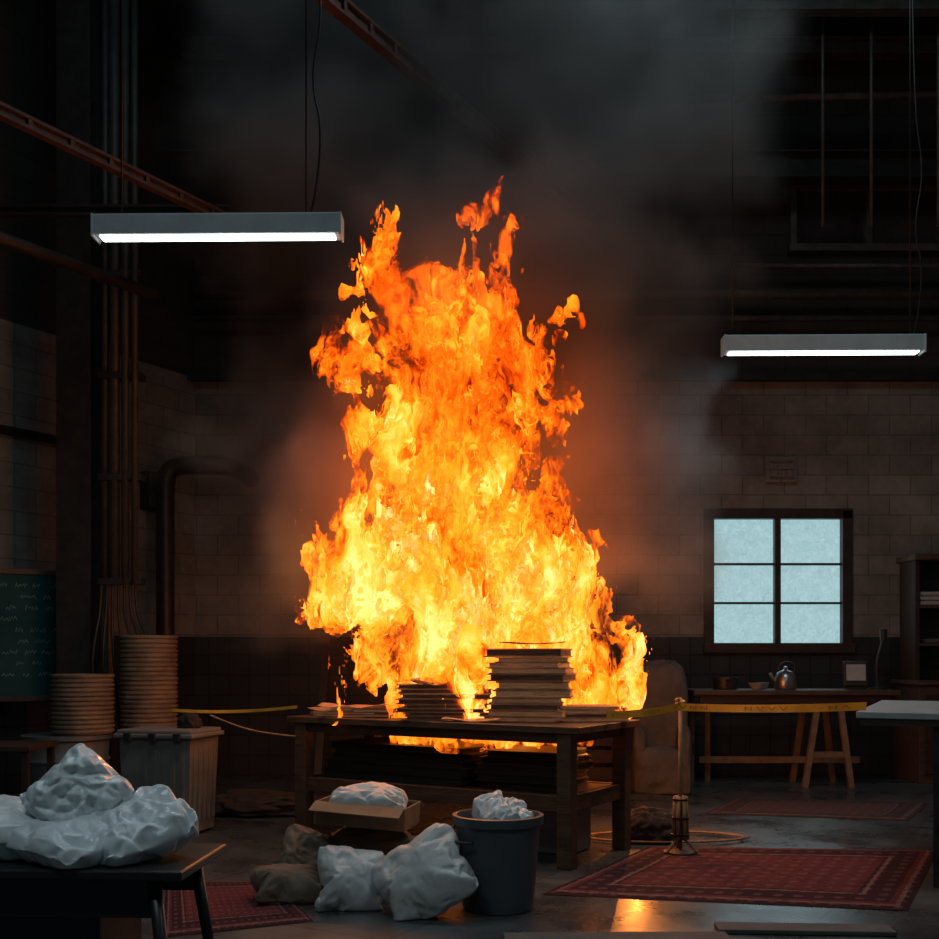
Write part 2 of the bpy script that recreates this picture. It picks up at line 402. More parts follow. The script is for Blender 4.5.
# ------------------------------------------------------------------ roof steel & pipes
def ibeam(name,p0,p1,w_,h_,mat,stiff=True):
    p0=Vector(p0);p1=Vector(p1); d=p1-p0; L_=d.length; e=empty(name,(p0+p1)/2); e.rotation_euler=(0,-math.asin(d.z/L_),math.atan2(d.y,d.x))
    box('flange_top',(0,0,h_/2),(L_,w_,0.02),mat,e); box('flange_bottom',(0,0,-h_/2),(L_,w_,0.02),mat,e); box('web',(0,0,0),(L_,0.02,h_),mat,e)
    if stiff:
        k=int(L_/0.3)
        bm=bmesh.new()
        for i in range(k): add_box(bm,(-L_/2+0.2+i*0.3,0,0),(0.03,w_*0.9,h_))
        mk('stiffeners',bm,mat,e)
    return e
ibeam('roof_beam',(-2.3,4.8,5.5),(1.22,10.9,5.5),0.08,0.10,M_rust2)
ibeam('roof_beam',(-4.1,4.0,4.33),(-1.75,7.9,4.33),0.06,0.06,M_rust)
ibeam('roof_girder',(-3.1,10.6,5.9),(6.1,10.6,5.9),0.2,0.24,M_steel,False)
ibeam('roof_girder',(-4.2,8.05,4.45),(-1.75,8.05,4.45),0.06,0.06,M_steel,False)
ibeam('roof_girder',(-2.8,10.7,7.1),(6.1,10.7,7.1),0.14,0.14,M_pipe,False)
ibeam('roof_girder',(-2,9.3,6.7),(6.1,9.3,6.7),0.12,0.12,M_pipe,False)
cyl('ceiling_pipe',(-2.7,10.8,4.74),(6.15,10.8,4.74),0.05,M_pipe)
cyl('ceiling_pipe',(-2.7,10.85,4.52),(6.15,10.85,4.52),0.03,M_pipe)
cyl('ceiling_pipe',(2.6,10.8,5.02),(6.15,10.8,5.02),0.025,M_pipe)
cyl('ceiling_pipe',(2.0,10.2,6.35),(6.15,10.2,6.45),0.04,M_pipe)
cyl('ceiling_pipe',(-3.75,6.4,4.0),(-2.45,8.55,4.0),0.045,M_steel)
cyl('wall_pipe',(-6.0,5.6,3.05),(-3.35,9.8,3.05),0.04,M_blackpipe)
for i,(x,z0) in enumerate(((3.05,4.9),(3.47,4.9),(4.05,4.9))):
    cyl('hanger_rod',(x,9.5,z0),(x,9.5,H),0.016,M_pipe,seg=8)

col=empty('steel_column',(-3.14,8.85,0))
box('web',(0,0,H/2),(0.03,0.24,H),M_steel,col); box('flange_front',(0,-0.12,H/2),(0.27,0.025,H),M_steel,col); box('flange_back',(0,0.12,H/2),(0.27,0.025,H),M_steel,col)
box('base_plate',(0,0,0.015),(0.30,0.36,0.03),M_steel,col)
cb_=empty('conduit_bundle',(0,8.7,0))
for i,(x,r,zt) in enumerate(((-2.88,0.028,7.5),(-2.80,0.04,7.5),(-2.71,0.032,7.5),(-2.63,0.026,7.5))):
    cyl('conduit_%d'%i,(x,-0.02*i,1.75),(x,-0.02*i,zt),r,M_conduit,cb_)
for k,z in enumerate((1.78,2.6,3.4,4.2)): box('clamp_%d'%k,(-2.75,0,z),(0.34,0.13,0.05),M_steel,cb_)
for i in range(7):
    x=-2.9+i*0.045; e=-2.94+i*0.09
    tube('cable_%d'%i,[(x,-0.03,1.76),(x,-0.05,1.55),((x+e)/2,-0.12,1.35),(e,-0.15,1.1),(e,-0.0,0.6),(e+0.02,0.05,0.02)],0.012,M_cable,cb_)
tube('bent_duct_pipe',[(-2.82,10.2,0.0),(-2.82,10.2,1.5),(-2.82,10.2,2.55),(-2.82,10.2,2.93),(-2.62,10.2,2.96),(-2.5,10.2,2.96),(-2.28,10.2,2.96),(-2.18,10.35,2.96),(-2.18,11.0,2.96)],0.085,M_blackpipe,seg=6)
sw=empty('junction_box',(-3.0,10.45,2.75)); sw.rotation_euler=(0,0,LA)
box('case',(0,0,0),(0.26,0.1,0.36),M_steel,sw,bev=0.01); box('cover',(0,-0.06,0),(0.22,0.02,0.32),M_pipe,sw,bev=0.005)

# ------------------------------------------------------------------ hanging lamps
def lamp(loc,Lh,rz,wires,ztop):
    e=empty('hanging_fluorescent_lamp',loc,rz)
    bm=bmesh.new()
    prof=[(-0.055,0.06),(-0.06,0.05),(-0.06,-0.05),(0.06,-0.05),(0.06,0.05),(0.055,0.06)]
    A=[bm.verts.new((-Lh/2,y,z)) for y,z in prof]; B=[bm.verts.new((Lh/2,y,z)) for y,z in prof]
    for i in range(6):
        j=(i+1)%6; bm.faces.new((A[i],A[j],B[j],B[i]))
    bm.faces.new(A); bm.faces.new(B[::-1])
    mk('housing',bm,M_house,e)
    box('diffuser',(0,0,-0.052),(Lh-0.06,0.08,0.016),M_tube,e,bev=0.006)
    for s in (-1,1): box('end_cap_%d'%(s+1),(s*(Lh/2+0.003),0,0.0),(0.012,0.13,0.125),M_house,e,bev=0.004)
    for i,x in enumerate(wires):
        cyl('suspension_wire_%d'%i,(x,0,0.05),(x,0,ztop-loc[2]),0.005,M_cable,e,seg=6)
    x=wires[-1]
    tube('power_cord',[(x+0.02,0,0.05),(x+0.05,0,0.15),(x+0.09,0,0.55),(x+0.02,0,0.8),(x+0.1,0,1.2),(x+0.01,0,1.7),(x,0,ztop-loc[2])],0.006,M_cable,e)
lamp((-1.37,6.0,3.53),1.34,math.radians(-1),(-0.53,0.48),H)
lamp((2.44,7.6,3.34),1.36,math.radians(-1),(-0.62,0.6),H)
lamp((-1.6,2.2,3.9),1.34,math.radians(-3),(-0.53,0.48),H)  # added lamp out of view, brightens the foreground bags
lamp((1.9,2.8,3.9),1.34,math.radians(-3),(-0.53,0.48),H)  # second added lamp out of view, fills the foreground

# ------------------------------------------------------------------ burning table
TA=math.radians(-32)
tb=empty('wooden_work_table',(-0.07,7.0,0),TA)
TL,TD,TH=2.12,0.86,0.80
bm=bmesh.new()
for i in range(5): add_box(bm,(0,-TD/2+TD/10+i*TD/5,TH-0.02),(TL,TD/5-0.004,0.04))
bmesh.ops.bevel(bm,geom=bm.edges[:],offset=0.003,segments=1,affect='EDGES'); mk('top_planks',bm,M_wood,tb)
LX,LY=TL/2-0.10,TD/2-0.06
for i,(x,y) in enumerate(((-LX,-LY),(LX,-LY),(LX,LY),(-LX,LY))): box('leg_%d'%i,(x,y,(TH-0.04)/2),(0.09,0.09,TH-0.04),M_wood,tb,bev=0.006)
for s in (-1,1):
    box('apron_long_%d'%(s+1),(0,s*LY,TH-0.07),(2*LX-0.09,0.03,0.06),M_wood,tb,bev=0.003)
    box('apron_end_%d'%(s+1),(s*LX,0,TH-0.07),(0.03,2*LY-0.09,0.06),M_wood,tb,bev=0.003)
    box('rail_long_%d'%(s+1),(0,s*LY,0.36),(2*LX-0.09,0.04,0.09),M_wood,tb,bev=0.003)
    box('rail_end_%d'%(s+1),(s*LX,0,0.36),(0.04,2*LY-0.09,0.09),M_wood,tb,bev=0.003)
box('lower_shelf',(0,0,0.39),(2*LX-0.1,2*LY-0.05,0.02),M_darkwood,tb)
def booksheets(name,n,w_,d_,th,loc,rz,parent=None,jit=0.03,mats=None,rj=6):
    e=empty(name,loc,rz)
    if parent: e.parent=parent
    z=0; bm=bmesh.new(); rnd=random.Random(n*7+int(w_*100))
    for i in range(n):
        t_=th*rnd.uniform(0.7,1.25); ww=w_*rnd.uniform(0.9,1.03); dd=d_*rnd.uniform(0.92,1.03)
        M=Matrix.Translation((rnd.uniform(-jit,jit),rnd.uniform(-jit,jit),z))@Matrix.Rotation(math.radians(rnd.uniform(-rj,rj)),4,'Z')
        c=t_*0.16
        mi=0 if rnd.random()<0.75 else 2
        add_box(bm,(0,0,c/2),(ww,dd,c),M,1); add_box(bm,(0.006,0,t_/2),(ww-0.025,dd-0.02,t_-2*c),M,mi); add_box(bm,(0,0,t_-c/2),(ww,dd,c),M,1)
        z+=t_+0.001
    mk('volumes',bm,mats or [M_paper,M_cover,M_char],e)
    return e
booksheets('stacked_boards',5,1.10,0.5,0.048,(-0.33,0.0,0.402),0,tb,0.02,[M_dboard,M_darkwood,M_dboard],2)
booksheets('stacked_boards',5,0.55,0.5,0.045,(0.52,0.05,0.402),0.05,tb,0.02,[M_dboard,M_darkwood,M_dboard],3)
booksheets('book_stack',11,0.46,0.36,0.042,(0.56,-0.06,0.802),math.radians(22),tb,0.03,None,9)
booksheets('paper_stack',8,0.56,0.40,0.027,(0.02,-0.16,0.802),math.radians(28),tb,0.04,[M_char,M_cover,M_paper],9)
booksheets('paper_stack',4,0.40,0.34,0.022,(0.80,0.18,0.802),math.radians(40),tb,0.03,None,9)
booksheets('paper_stack',3,0.5,0.36,0.018,(-0.46,-0.05,0.802),math.radians(24),tb,0.05,None,12)
booksheets('paper_stack',2,0.44,0.32,0.014,(-0.78,-0.14,0.802),math.radians(5),tb,0.05,None,14)
def sheet(name,w_,d_,mat,parent,loc,rz,seed,amp=0.06):
    bm=bmesh.new(); n=14; g=[]
    for i in range(n+1):
        g.append([bm.verts.new((w_*(i/n-.5),d_*(j/n-.5),0.004+amp*abs(mn.noise(Vector((i/n*2.2,j/n*2.2,seed))))+amp*((i/n-.5)**2*2))) for j in range(n+1)])
    for i in range(n):
        for j in range(n):
            f=bm.faces.new((g[i][j],g[i+1][j],g[i+1][j+1],g[i][j+1])); f.smooth=True
    o=mk(name,bm,mat,parent,loc,(0,0,rz)); md=o.modifiers.new('s','SOLIDIFY'); md.thickness=0.003; return o
sheet('charred_sheet',0.42,0.3,M_char,tb,(0.03,-0.18,1.00),0.7,3.3,0.05)
sheet('charred_sheet',0.4,0.28,M_cover,tb,(-0.05,-0.12,1.01),0.2,7.3,0.05)
sheet('loose_sheet',0.46,0.3,M_paper,tb,(-0.62,-0.24,0.855),0.35,1.3,0.03)
sheet('loose_sheet',0.4,0.26,M_paper,tb,(-0.80,-0.2,0.83),-0.35,2.3,0.03)
sheet('loose_sheet',0.36,0.25,M_paper,tb,(0.30,-0.27,0.802),0.2,2.9,0.02)
sheet('charred_sheet',0.4,0.3,M_cover,tb,(0.56,-0.05,1.26),0.5,4.9,0.02)

# ------------------------------------------------------------------ barrier tape
def tape(name,pts,wd,sag=0.03,marks=True):
    e=empty(name,(0,0,0)); bm=bmesh.new(); bk=bmesh.new()
    P=[]
    for a,b_ in zip(pts[:-1],pts[1:]):
        a=Vector(a);b_=Vector(b_)
        for i in range(16):
            q=a.lerp(b_,i/16); q.z-=sag*4*(i/16)*(1-i/16); P.append(q)
    P.append(Vector(pts[-1]))
    tw=[0.25*math.sin(i*0.35) for i in range(len(P))]
    up=[Vector((0,math.sin(a),math.cos(a))) for a in tw]
    V=[(bm.verts.new(p-u*wd/2),bm.verts.new(p+u*wd/2)) for p,u in zip(P,up)]
    for i in range(len(V)-1): bm.faces.new((V[i][0],V[i+1][0],V[i+1][1],V[i][1]))
    mk('ribbon',bm,M_tape,e)
    if marks:
        rnd=random.Random(3)
        for i in range(1,len(P)-2):
            if i%7 in (0,5,6): continue
            p=P[i]; q=P[i+1]; dx=(q-p); u=up[i]; off=Vector((0,-0.004,0))
            def st(a0,h0,a1,h1,t_=0.10):
                A=p+dx*a0+u*wd*h0+off; B=p+dx*a1+u*wd*h1+off; s=dx*t_
                bk.faces.new([bk.verts.new(v) for v in (A-s/2,A+s/2,B+s/2,B-s/2)])
            k=rnd.choice('AVNN')
            if k=='A': st(.1,-.25,.4,.25); st(.7,-.25,.4,.25)
            elif k=='V': st(.1,.25,.4,-.25); st(.7,.25,.4,-.25)
            else: st(.12,-.25,.12,.25); st(.12,.25,.65,-.25); st(.65,-.25,.65,.25)
        mk('print',bk,M_ink,e)
    return e
tape('barrier_tape',[(0.80,6.42,0.85),(1.25,6.58,0.89),(2.10,5.82,0.93)],0.045,0.012)
tape('barrier_tape',[(-1.95,7.2,0.84),(-1.10,7.02,0.87)],0.02,0.02,False)
tube('slack_cord',[(-1.72,7.3,0.80),(-1.5,7.2,0.72),(-1.25,7.15,0.68),(-1.05,7.2,0.66)],0.006,M_rope)
st=empty('slim_tape_stand',(1.265,6.6,0.014))
lathe('foot_plate',[(0,0),(0.10,0),(0.10,0.008),(0.02,0.02),(0,0.02)],M_steel,st)
for i in range(3):
    a=math.radians(90+120*i); tube('foot_%d'%i,[(0,0,0.10),(0.05*math.cos(a),0.05*math.sin(a),0.07),(0.10*math.cos(a),0.10*math.sin(a),0.012)],0.009,M_rope,st)
cyl('pole',(0,0,0.01),(0,0,0.93),0.011,M_rope,st,seg=10)
for i in range(6):
    a=i*math.pi/3; cyl('slat_%d'%i,(0.042*math.cos(a),0.042*math.sin(a),0.08),(0.030*math.cos(a),0.030*math.sin(a),0.34),0.012,M_rope,st,seg=6)
for k,(z,r) in enumerate(((0.10,0.056),(0.20,0.052),(0.31,0.046))): lathe('band_%d'%k,[(r-0.008,z),(r,z+0.003),(r,z+0.014),(r-0.008,z+0.017)],M_steel,st,seg=20)
tube('knot',[(0.025*math.cos(a),0.025*math.sin(a),0.88+0.004*a) for a in [i*0.7 for i in range(16)]],0.009,M_rope,st)
tube('cable_coil_floor',[(1.265+0.5*math.cos(a)*(1+0.05*a/6),7.15+0.22*math.sin(a),0.02) for a in [i*0.5 for i in range(26)]],0.007,M_rope)

# ------------------------------------------------------------------ rugs / mats
def rug(name,q,mat,h=0.012,n=24):
    bm=bmesh.new(); uvl=bm.loops.layers.uv.new('UVMap'); g=[]
    for i in range(n+1):
        row=[]
        for j in range(n+1):
            u=i/n;v=j/n
            x=(1-u)*(1-v)*q[0][0]+u*(1-v)*q[1][0]+u*v*q[2][0]+(1-u)*v*q[3][0]
            y=(1-u)*(1-v)*q[0][1]+u*(1-v)*q[1][1]+u*v*q[2][1]+(1-u)*v*q[3][1]
            z=h+0.004*mn.noise(Vector((x*3,y*3,0)))+ (-(h-0.002) if i in(0,n) or j in (0,n) else 0)
            row.append((bm.verts.new((x,y,max(0.002,z))),u,v))
        g.append(row)
    for i in range(n):
        for j in range(n):
            c=[g[i][j],g[i+1][j],g[i+1][j+1],g[i][j+1]]
            f=bm.faces.new([k[0] for k in c]); f.smooth=True
            for lp,k in zip(f.loops,c): lp[uvl].uv=(k[1],k[2])
    return mk(name,bm,mat)
rug('red_rug',[(0.36,5.5),(2.05,5.15),(2.88,6.75),(1.12,6.88)],M_rug1)
rug('faded_rug',[(1.77,8.3),(3.17,7.95),(3.72,8.9),(2.2,9.15)],M_rug2)
rug('faded_rug',[(-1.30,4.66),(-0.70,4.95),(-1.06,5.85),(-1.60,5.80)],M_rug1)
box('floor_mat',(1.45,4.77,0.012),(0.75,0.14,0.02),M_mat,rot=(0,0,-0.06),bev=0.004)
box('floor_mat',(0.62,4.62,0.01),(0.95,0.16,0.016),M_mat,rot=(0,0,0.02),bev=0.004)

# ------------------------------------------------------------------ sacks, box, bin in front of the table
R=math.radians
bag('white_sack',BG1,(0.34,0.34,0.24),M_bag,(-0.56,5.24,0.0),(R(64),R(8),R(12)))
bag('white_sack',BG1,(0.47,0.41,0.26),M_bag,(-0.21,5.08,0.0),(R(55),R(-34),R(-6)))
sp_=empty('brown_sack_pile',(0,0,0))
bag('sack_low',BG1,(0.36,0.26,0.20),M_brownbag,(-0.88,5.36,0),(R(25),R(5),R(20)),parent=sp_)
bag('sack_upright',BG2,(0.34,0.30,0.18),M_brownbag,(-0.80,5.58,0.05),(R(55),R(25),R(20)),parent=sp_,relax=1)
lump('sack_heap',(-0.50,5.72,0),(0.5,0.36,0.31),M_brownbag,9,0.10,parent=sp_)
def openbox(name,loc,rz,sx,sy,sz,mat,tilt=0):
    e=empty(name,loc,rz); e.rotation_euler=(0,tilt,rz); t_=0.008
    box('bottom',(0,0,t_/2),(sx,sy,t_),mat,e)
    for s in (-1,1):
        box('side_%d'%(s+1),(s*(sx/2),0,sz/2),(t_,sy,sz),mat,e); box('wall_%d'%(s+1),(0,s*(sy/2),sz/2),(sx,t_,sz),mat,e)
        box('flap_%d'%(s+1),(0,s*(sy/2+0.05),sz-0.015),(sx,0.10,0.005),mat,e,rot=(s*-0.35,0,0))
    return e
cbx=openbox('cardboard_box',(-0.52,5.60,0.345),math.radians(-12),0.46,0.30,0.11,M_card,0.06)
bag('cloth',BG2,(0.40,0.26,0.19),M_bag,(0.0,0.0,0.03),(R(8),0,R(10)),parent=cbx,relax=1)
tc_=empty('trash_can',(0.135,5.22,0))
lathe('body',[(0,0.004),(0.165,0.004),(0.17,0.02),(0.20,0.40),(0.215,0.405),(0.217,0.445),(0.20,0.447),(0.195,0.43),(0.162,0.03),(0,0.03)],M_bin,tc_)
tube('handle',[(-0.20,-0.05,0.41),(-0.23,-0.09,0.36),(-0.20,-0.16,0.33),(-0.12,-0.2,0.34)],0.007,M_steel,tc_)
bag('crumpled_bag',BG3,(0.26,0.26,0.17),M_plastic,(0.03,0,0.37),(R(20),R(15),R(30)),parent=tc_,relax=1)
box('grey_case',(0.50,6.80,0.14),(0.42,0.3,0.28),M_grey,rot=(0,0,TA),bev=0.015)
lump('dark_cloth_heap',(1.16,7.06,0),(0.36,0.22,0.20),M_cloth,21,0.2)
lump('dark_cloth_heap',(-1.55,8.3,0),(0.85,0.4,0.16),M_cloth,23,0.2)

# ------------------------------------------------------------------ left cluster
def ribprof(r,n,h):
    prof=[(0,0)]
    for i in range(n):
        z=i*h; rr=r*(1+0.012*math.sin(i*2.1))
        prof+=[(rr*0.95,z+0.002),(rr*0.95,z+h*0.30),(rr,z+h*0.42),(rr*1.01,z+h*0.7),(rr,z+h*0.95)]
    prof+=[(r*0.95,n*h+0.003),(r*0.9,n*h-0.01),(0,n*h-0.01)]
    return prof
dr=empty('metal_drum',(-3.02,8.25,0))
lathe('shell',[(0,0),(0.29,0),(0.30,0.01),(0.30,0.18),(0.315,0.2),(0.30,0.22),(0.30,0.4),(0.315,0.42),(0.30,0.44),(0.305,0.56),(0.325,0.575),(0.325,0.605),(0.30,0.61),(0.295,0.6),(0,0.6)],M_drum,dr)
lathe('bucket_stack',ribprof(0.225,13,0.034),M_rib,None,(-2.90,8.25,0.612))
lathe('bucket_stack',ribprof(0.215,38,0.0355),M_rib,None,(-2.49,8.55,0.0))
bn=empty('storage_bin',(-2.03,7.45,0),math.radians(-14))
bm=bmesh.new(); add_box(bm,(0,0,0.34),(0.52,0.40,0.64),taper=0.90)
for i in range(7):
    x=-0.21+i*0.07
    for s in (-1,1): add_box(bm,(x*0.97,s*0.192,0.36),(0.02,0.016,0.52),taper=0.95)
for i in range(5):
    y=-0.14+i*0.07
    for s in (-1,1): add_box(bm,(s*0.25,y,0.36),(0.016,0.02,0.52),taper=0.97)
mk('tub',bm,M_crate,bn)
box('rim',(0,0,0.665),(0.58,0.46,0.03),M_crate,bn,bev=0.008); box('lid',(0,0,0.69),(0.55,0.43,0.03),M_crate,bn,bev=0.01)
for i,x in enumerate((-0.18,0.0,0.18)): box('latch_%d'%i,(x,-0.235,0.66),(0.05,0.02,0.05),M_steel,bn,bev=0.004)
lump('rag',(0.12,0.05,0.70),(0.14,0.1,0.1),M_cloth,33,0.25,parent=bn,sub=4)
# chalkboard standing against the left wall
ch=empty('chalkboard',(-3.58,8.98,1.36),math.radians(38))
box('slate',(0,-0.09,0),(1.2,0.03,1.0),M_board,ch)
for s in (-1,1):
    box('frame_h%d'%(s+1),(0,-0.10,s*0.51),(1.27,0.04,0.04),M_bframe,ch); box('frame_v%d'%(s+1),(s*0.615,-0.10,0),(0.04,0.04,1.06),M_bframe,ch)
    cyl('post_%d'%(s+1),(s*0.60,-0.09,-0.5),(s*0.60,-0.09,-1.36),0.022,M_bframe,ch,seg=8)
rnd=random.Random(8); kk=0
for k in range(9):
    z=0.40-k*0.09; x=rnd.uniform(-0.35,-0.1)
    while x<0.42:
        n_=rnd.randint(5,11)
        pts=[(min(0.56,x+i*0.012+rnd.uniform(-0.006,0.006)),-0.108,z+(1 if i%2 else -1)*rnd.uniform(0.004,0.022)) for i in range(n_)]
        tube('chalk_stroke_%d'%kk,pts,0.0032,M_chalk,ch,smooth=False,seg=1); kk+=1
        x+=n_*0.012+rnd.uniform(0.03,0.07)
        if rnd.random()<0.12: break
for i,(x,dx) in enumerate(((-3.62,-0.05),(-3.46,-0.12))):
    bm=bmesh.new(); add_cyl(bm,(x,8.05,0.02),(x-0.1+dx,8.35,1.10),0.03,seg=4); mk('leaning_plank',bm,M_darkwood)
sd=empty('side_table',(-3.1,7.25,0),0)
box('top',(0,0,0.6),(0.6,0.5,0.035),M_darkwood,sd,bev=0.004); box('shelf',(0,0,0.25),(0.52,0.42,0.02),M_darkwood,sd)
for i,(x,y) in enumerate(((-.26,-.21),(.26,-.21),(.26,.21),(-.26,.21))): box('leg_%d'%i,(x,y,0.29),(0.04,0.04,0.58),M_darkwood,sd)

ft=empty('low_black_table',(-1.5,3.58,0),math.radians(-3))
box('top',(0,0,0.535),(1.3,0.5,0.03),M_table2,ft,bev=0.006); box('apron',(0,-0.2,0.46),(1.1,0.02,0.12),M_table2,ft)
box('apron_back',(0,0.2,0.46),(1.1,0.02,0.12),M_table2,ft)
for i,(x,y) in enumerate(((-.55,-.2),(.55,-.2),(.55,.2),(-.55,.2))):
    cyl('leg_%d'%i,(x,y,0.52),(x*1.1+0.02*(1 if x>0 else -1),y*1.25,0),0.022,M_table2,ft,r1=0.016)
box('cabinet_body',(-0.1,0.0,0.27),(0.95,0.36,0.5),M_table2,ft)
pw=empty('plastic_wrapped_bundle',(0.18,0,0.552)); pw.parent=ft
bag('bag_top',BG3,(0.28,0.28,0.19),M_plastic,(0.06,-0.02,0.08),(R(60),R(38),R(-10)),parent=pw,relax=1)
bag('bag_left',BG2,(0.46,0.36,0.19),M_plastic,(-0.22,-0.02,0),(R(6),R(4),R(15)),parent=pw,relax=1)
bag('bag_right',BG3,(0.34,0.34,0.20),M_plastic,(0.25,-0.02,0),(R(14),R(-18),R(40)),parent=pw,relax=1)
bag('bag_mid',BG2,(0.44,0.34,0.16),M_plastic,(0.04,-0.06,0),(R(10),R(4),R(-30)),parent=pw,relax=1)

# ------------------------------------------------------------------ right side
dk=empty('trestle_desk',(2.95,10.2,0))
box('top',(0,0,0.86),(1.86,0.62,0.045),M_wood,dk,bev=0.004)
box('apron',(0,-0.26,0.80),(1.74,0.025,0.07),M_darkwood,dk)
box('stretcher',(-0.05,0.1,0.22),(1.5,0.03,0.06),M_lightwood,dk)
for i,x in enumerate((-0.85,-0.7)): box('leg_%d'%i,(x,0.22,0.42),(0.05,0.05,0.84),M_lightwood,dk)
def leg(n,p0,p1,m,par,r=0.035):
    bm=bmesh.new(); add_cyl(bm,p0,p1,r,seg=4); return mk(n,bm,m,par)
leg('trestle_leg_0',(0.22,-0.22,0.83),(0.08,-0.26,0.0),M_lightwood,dk); leg('trestle_leg_1',(0.40,-0.22,0.83),(0.50,-0.26,0.0),M_lightwood,dk)
leg('trestle_leg_2',(0.22,0.2,0.83),(0.12,0.26,0.0),M_lightwood,dk); leg('trestle_leg_3',(0.40,0.2,0.83),(0.50,0.26,0.0),M_lightwood,dk)
box('trestle_bar',(0.30,-0.24,0.3),(0.36,0.03,0.05),M_lightwood,dk)
kt=empty('kettle',(2.90,10.1,0.884))
lathe('body',[(0,0),(0.095,0),(0.105,0.02),(0.095,0.12),(0.07,0.16),(0.03,0.175),(0.015,0.19),(0.02,0.205),(0,0.215)],M_metal,kt)
tube('spout',[(-0.08,0,0.07),(-0.12,0,0.09),(-0.14,0,0.15)],0.016,M_metal,kt)
tube('handle',[(0.08,0,0.14),(0.10,0,0.2),(0.05,0,0.25),(-0.04,0,0.25),(-0.07,0,0.17)],0.01,M_cable,kt)
for i,(x,r) in enumerate(((2.62,0.075),(2.72,0.06))):
    lathe('bowl',[(0,0),(r*0.5,0),(r,0.06),(r*0.93,0.06),(r*0.45,0.01),(0,0.01)],M_white,None,(x,10.05+0.14*i,0.884))
po=empty('saucepan',(2.36,10.15,0.884)); lathe('pan',[(0,0),(0.11,0),(0.115,0.11),(0.105,0.11),(0.1,0.01),(0,0.01)],M_blackpipe,po); cyl('handle',(0.0,-0.11,0.09),(-0.05,-0.24,0.10),0.012,M_cable,po)
rd=empty('portable_monitor',(3.56,10.15,0.884),math.radians(-10))
box('body',(0,0,0.14),(0.22,0.06,0.24),M_cable,rd,rot=(-0.15,0,0),bev=0.015); box('screen',(0,-0.035,0.155),(0.17,0.012,0.15),M_white,rd,rot=(-0.15,0,0)); box('foot',(0,0,0.012),(0.18,0.14,0.02),M_cable,rd)
tl=empty('gooseneck_desk_lamp',(3.77,10.15,0.884)); lathe('base',[(0,0),(0.07,0),(0.07,0.02),(0,0.025)],M_cable,tl,seg=20)
tube('neck',[(0,0,0.02),(-0.02,0,0.2),(0.02,0,0.36),(0.05,0,0.46)],0.016,M_cable,tl); lathe('head',[(0,0.44),(0.03,0.44),(0.035,0.55),(0,0.56)],M_cable,tl,(0.05,0,0),seg=14)
hc=empty('wooden_hutch',(4.74,10.6,0))
box('lower_body',(0,-0.05,0.46),(1.1,0.6,0.92),M_wood,hc,bev=0.006); box('lower_top',(0,-0.06,0.94),(1.16,0.66,0.04),M_wood,hc,bev=0.005)
for s in (-1,1):
    box('door_panel_%d'%(s+1),(s*0.26,-0.36,0.46),(0.48,0.02,0.74),M_darkwood,hc,bev=0.004); box('door_inset_%d'%(s+1),(s*0.26,-0.375,0.46),(0.34,0.015,0.58),M_wood,hc,bev=0.006)
    cyl('knob_%d'%(s+1),(s*0.06,-0.37,0.5),(s*0.06,-0.41,0.5),0.014,M_metal,hc)
    box('side_%d'%(s+1),(s*0.48,0.05,1.54),(0.04,0.38,1.16),M_darkwood,hc)
box('back_panel',(0,0.23,1.54),(0.96,0.02,1.16),M_darkwood,hc); box('cornice',(0,0.03,2.13),(1.06,0.46,0.06),M_wood,hc,bev=0.01)
for i,z in enumerate((1.3,1.66)): box('shelf_%d'%i,(0,0.05,z),(0.92,0.36,0.025),M_wood,hc)
for i,(x,z,c) in enumerate(((-0.3,1.675,M_white),(-0.3,1.72,M_white),(-0.3,1.765,M_white),(0.1,1.675,M_wrap),(-0.25,1.315,M_wrap),(0.1,1.315,M_wrap))):
    box('linen_%d'%i,(x,0.0,z+0.02),(0.28,0.22,0.04),c,hc,bev=0.012)
rb=empty('workbench',(2.04,5.80,0),math.radians(-25))
box('top',(0.75,0.80,0.885),(1.5,1.62,0.035),M_benchtop,rb,bev=0.004)
box('edge',(0.75,0.012,0.85),(1.46,0.02,0.04),M_darkwood,rb)
for i,(x,y) in enumerate(((0.40,0.06),(1.42,0.06),(1.42,1.5),(0.40,1.5))): box('leg_%d'%i,(x,y,0.435),(0.055,0.055,0.87),M_blackpipe,rb)
wr=empty('wrapped_armchair',(1.70,9.75,0),math.radians(-8))
lump('back',(0,0.12,0.0),(0.46,0.26,1.12),M_wrap,51,0.06,parent=wr,sc=1.2,sq=5,fine=0.02)
lump('seat',(-0.02,-0.10,0.0),(0.48,0.38,0.40),M_wrap,52,0.07,parent=wr,sc=1.2,sq=4,fine=0.02)
for s in (-1,1): lump('arm_%d'%(s+1),(s*0.19,-0.06,0.0),(0.13,0.40,0.58),M_wrap,53+s,0.06,parent=wr,sc=1.0,sq=4,fine=0.015)
cr_=empty('dark_crate',(1.0,10.4,0),0.1)
for k in range(3):
    z=0.10+k*0.16
    for s in (-1,1):
        box('slat_long_%d_%d'%(k,s+1),(0,s*0.24,z),(0.70,0.02,0.12),M_darkwood,cr_); box('slat_end_%d_%d'%(k,s+1),(s*0.34,0,z),(0.02,0.46,0.12),M_darkwood,cr_)
for sx in (-1,1):
    for sy in (-1,1): box('post_%d_%d'%(sx+1,sy+1),(sx*0.32,sy*0.215,0.25),(0.04,0.04,0.5),M_darkwood,cr_)
box('bottom',(0,0,0.05),(0.66,0.46,0.02),M_darkwood,cr_)
lump('crate_cloth',(0,0,0.06),(0.6,0.42,0.46),M_cloth,61,0.1,parent=cr_)
bm=bmesh.new(); add_cyl(bm,(-1.42,10.3,0.02),(-1.4,10.85,1.5),0.05,seg=4); mk('leaning_plank',bm,M_darkwood)

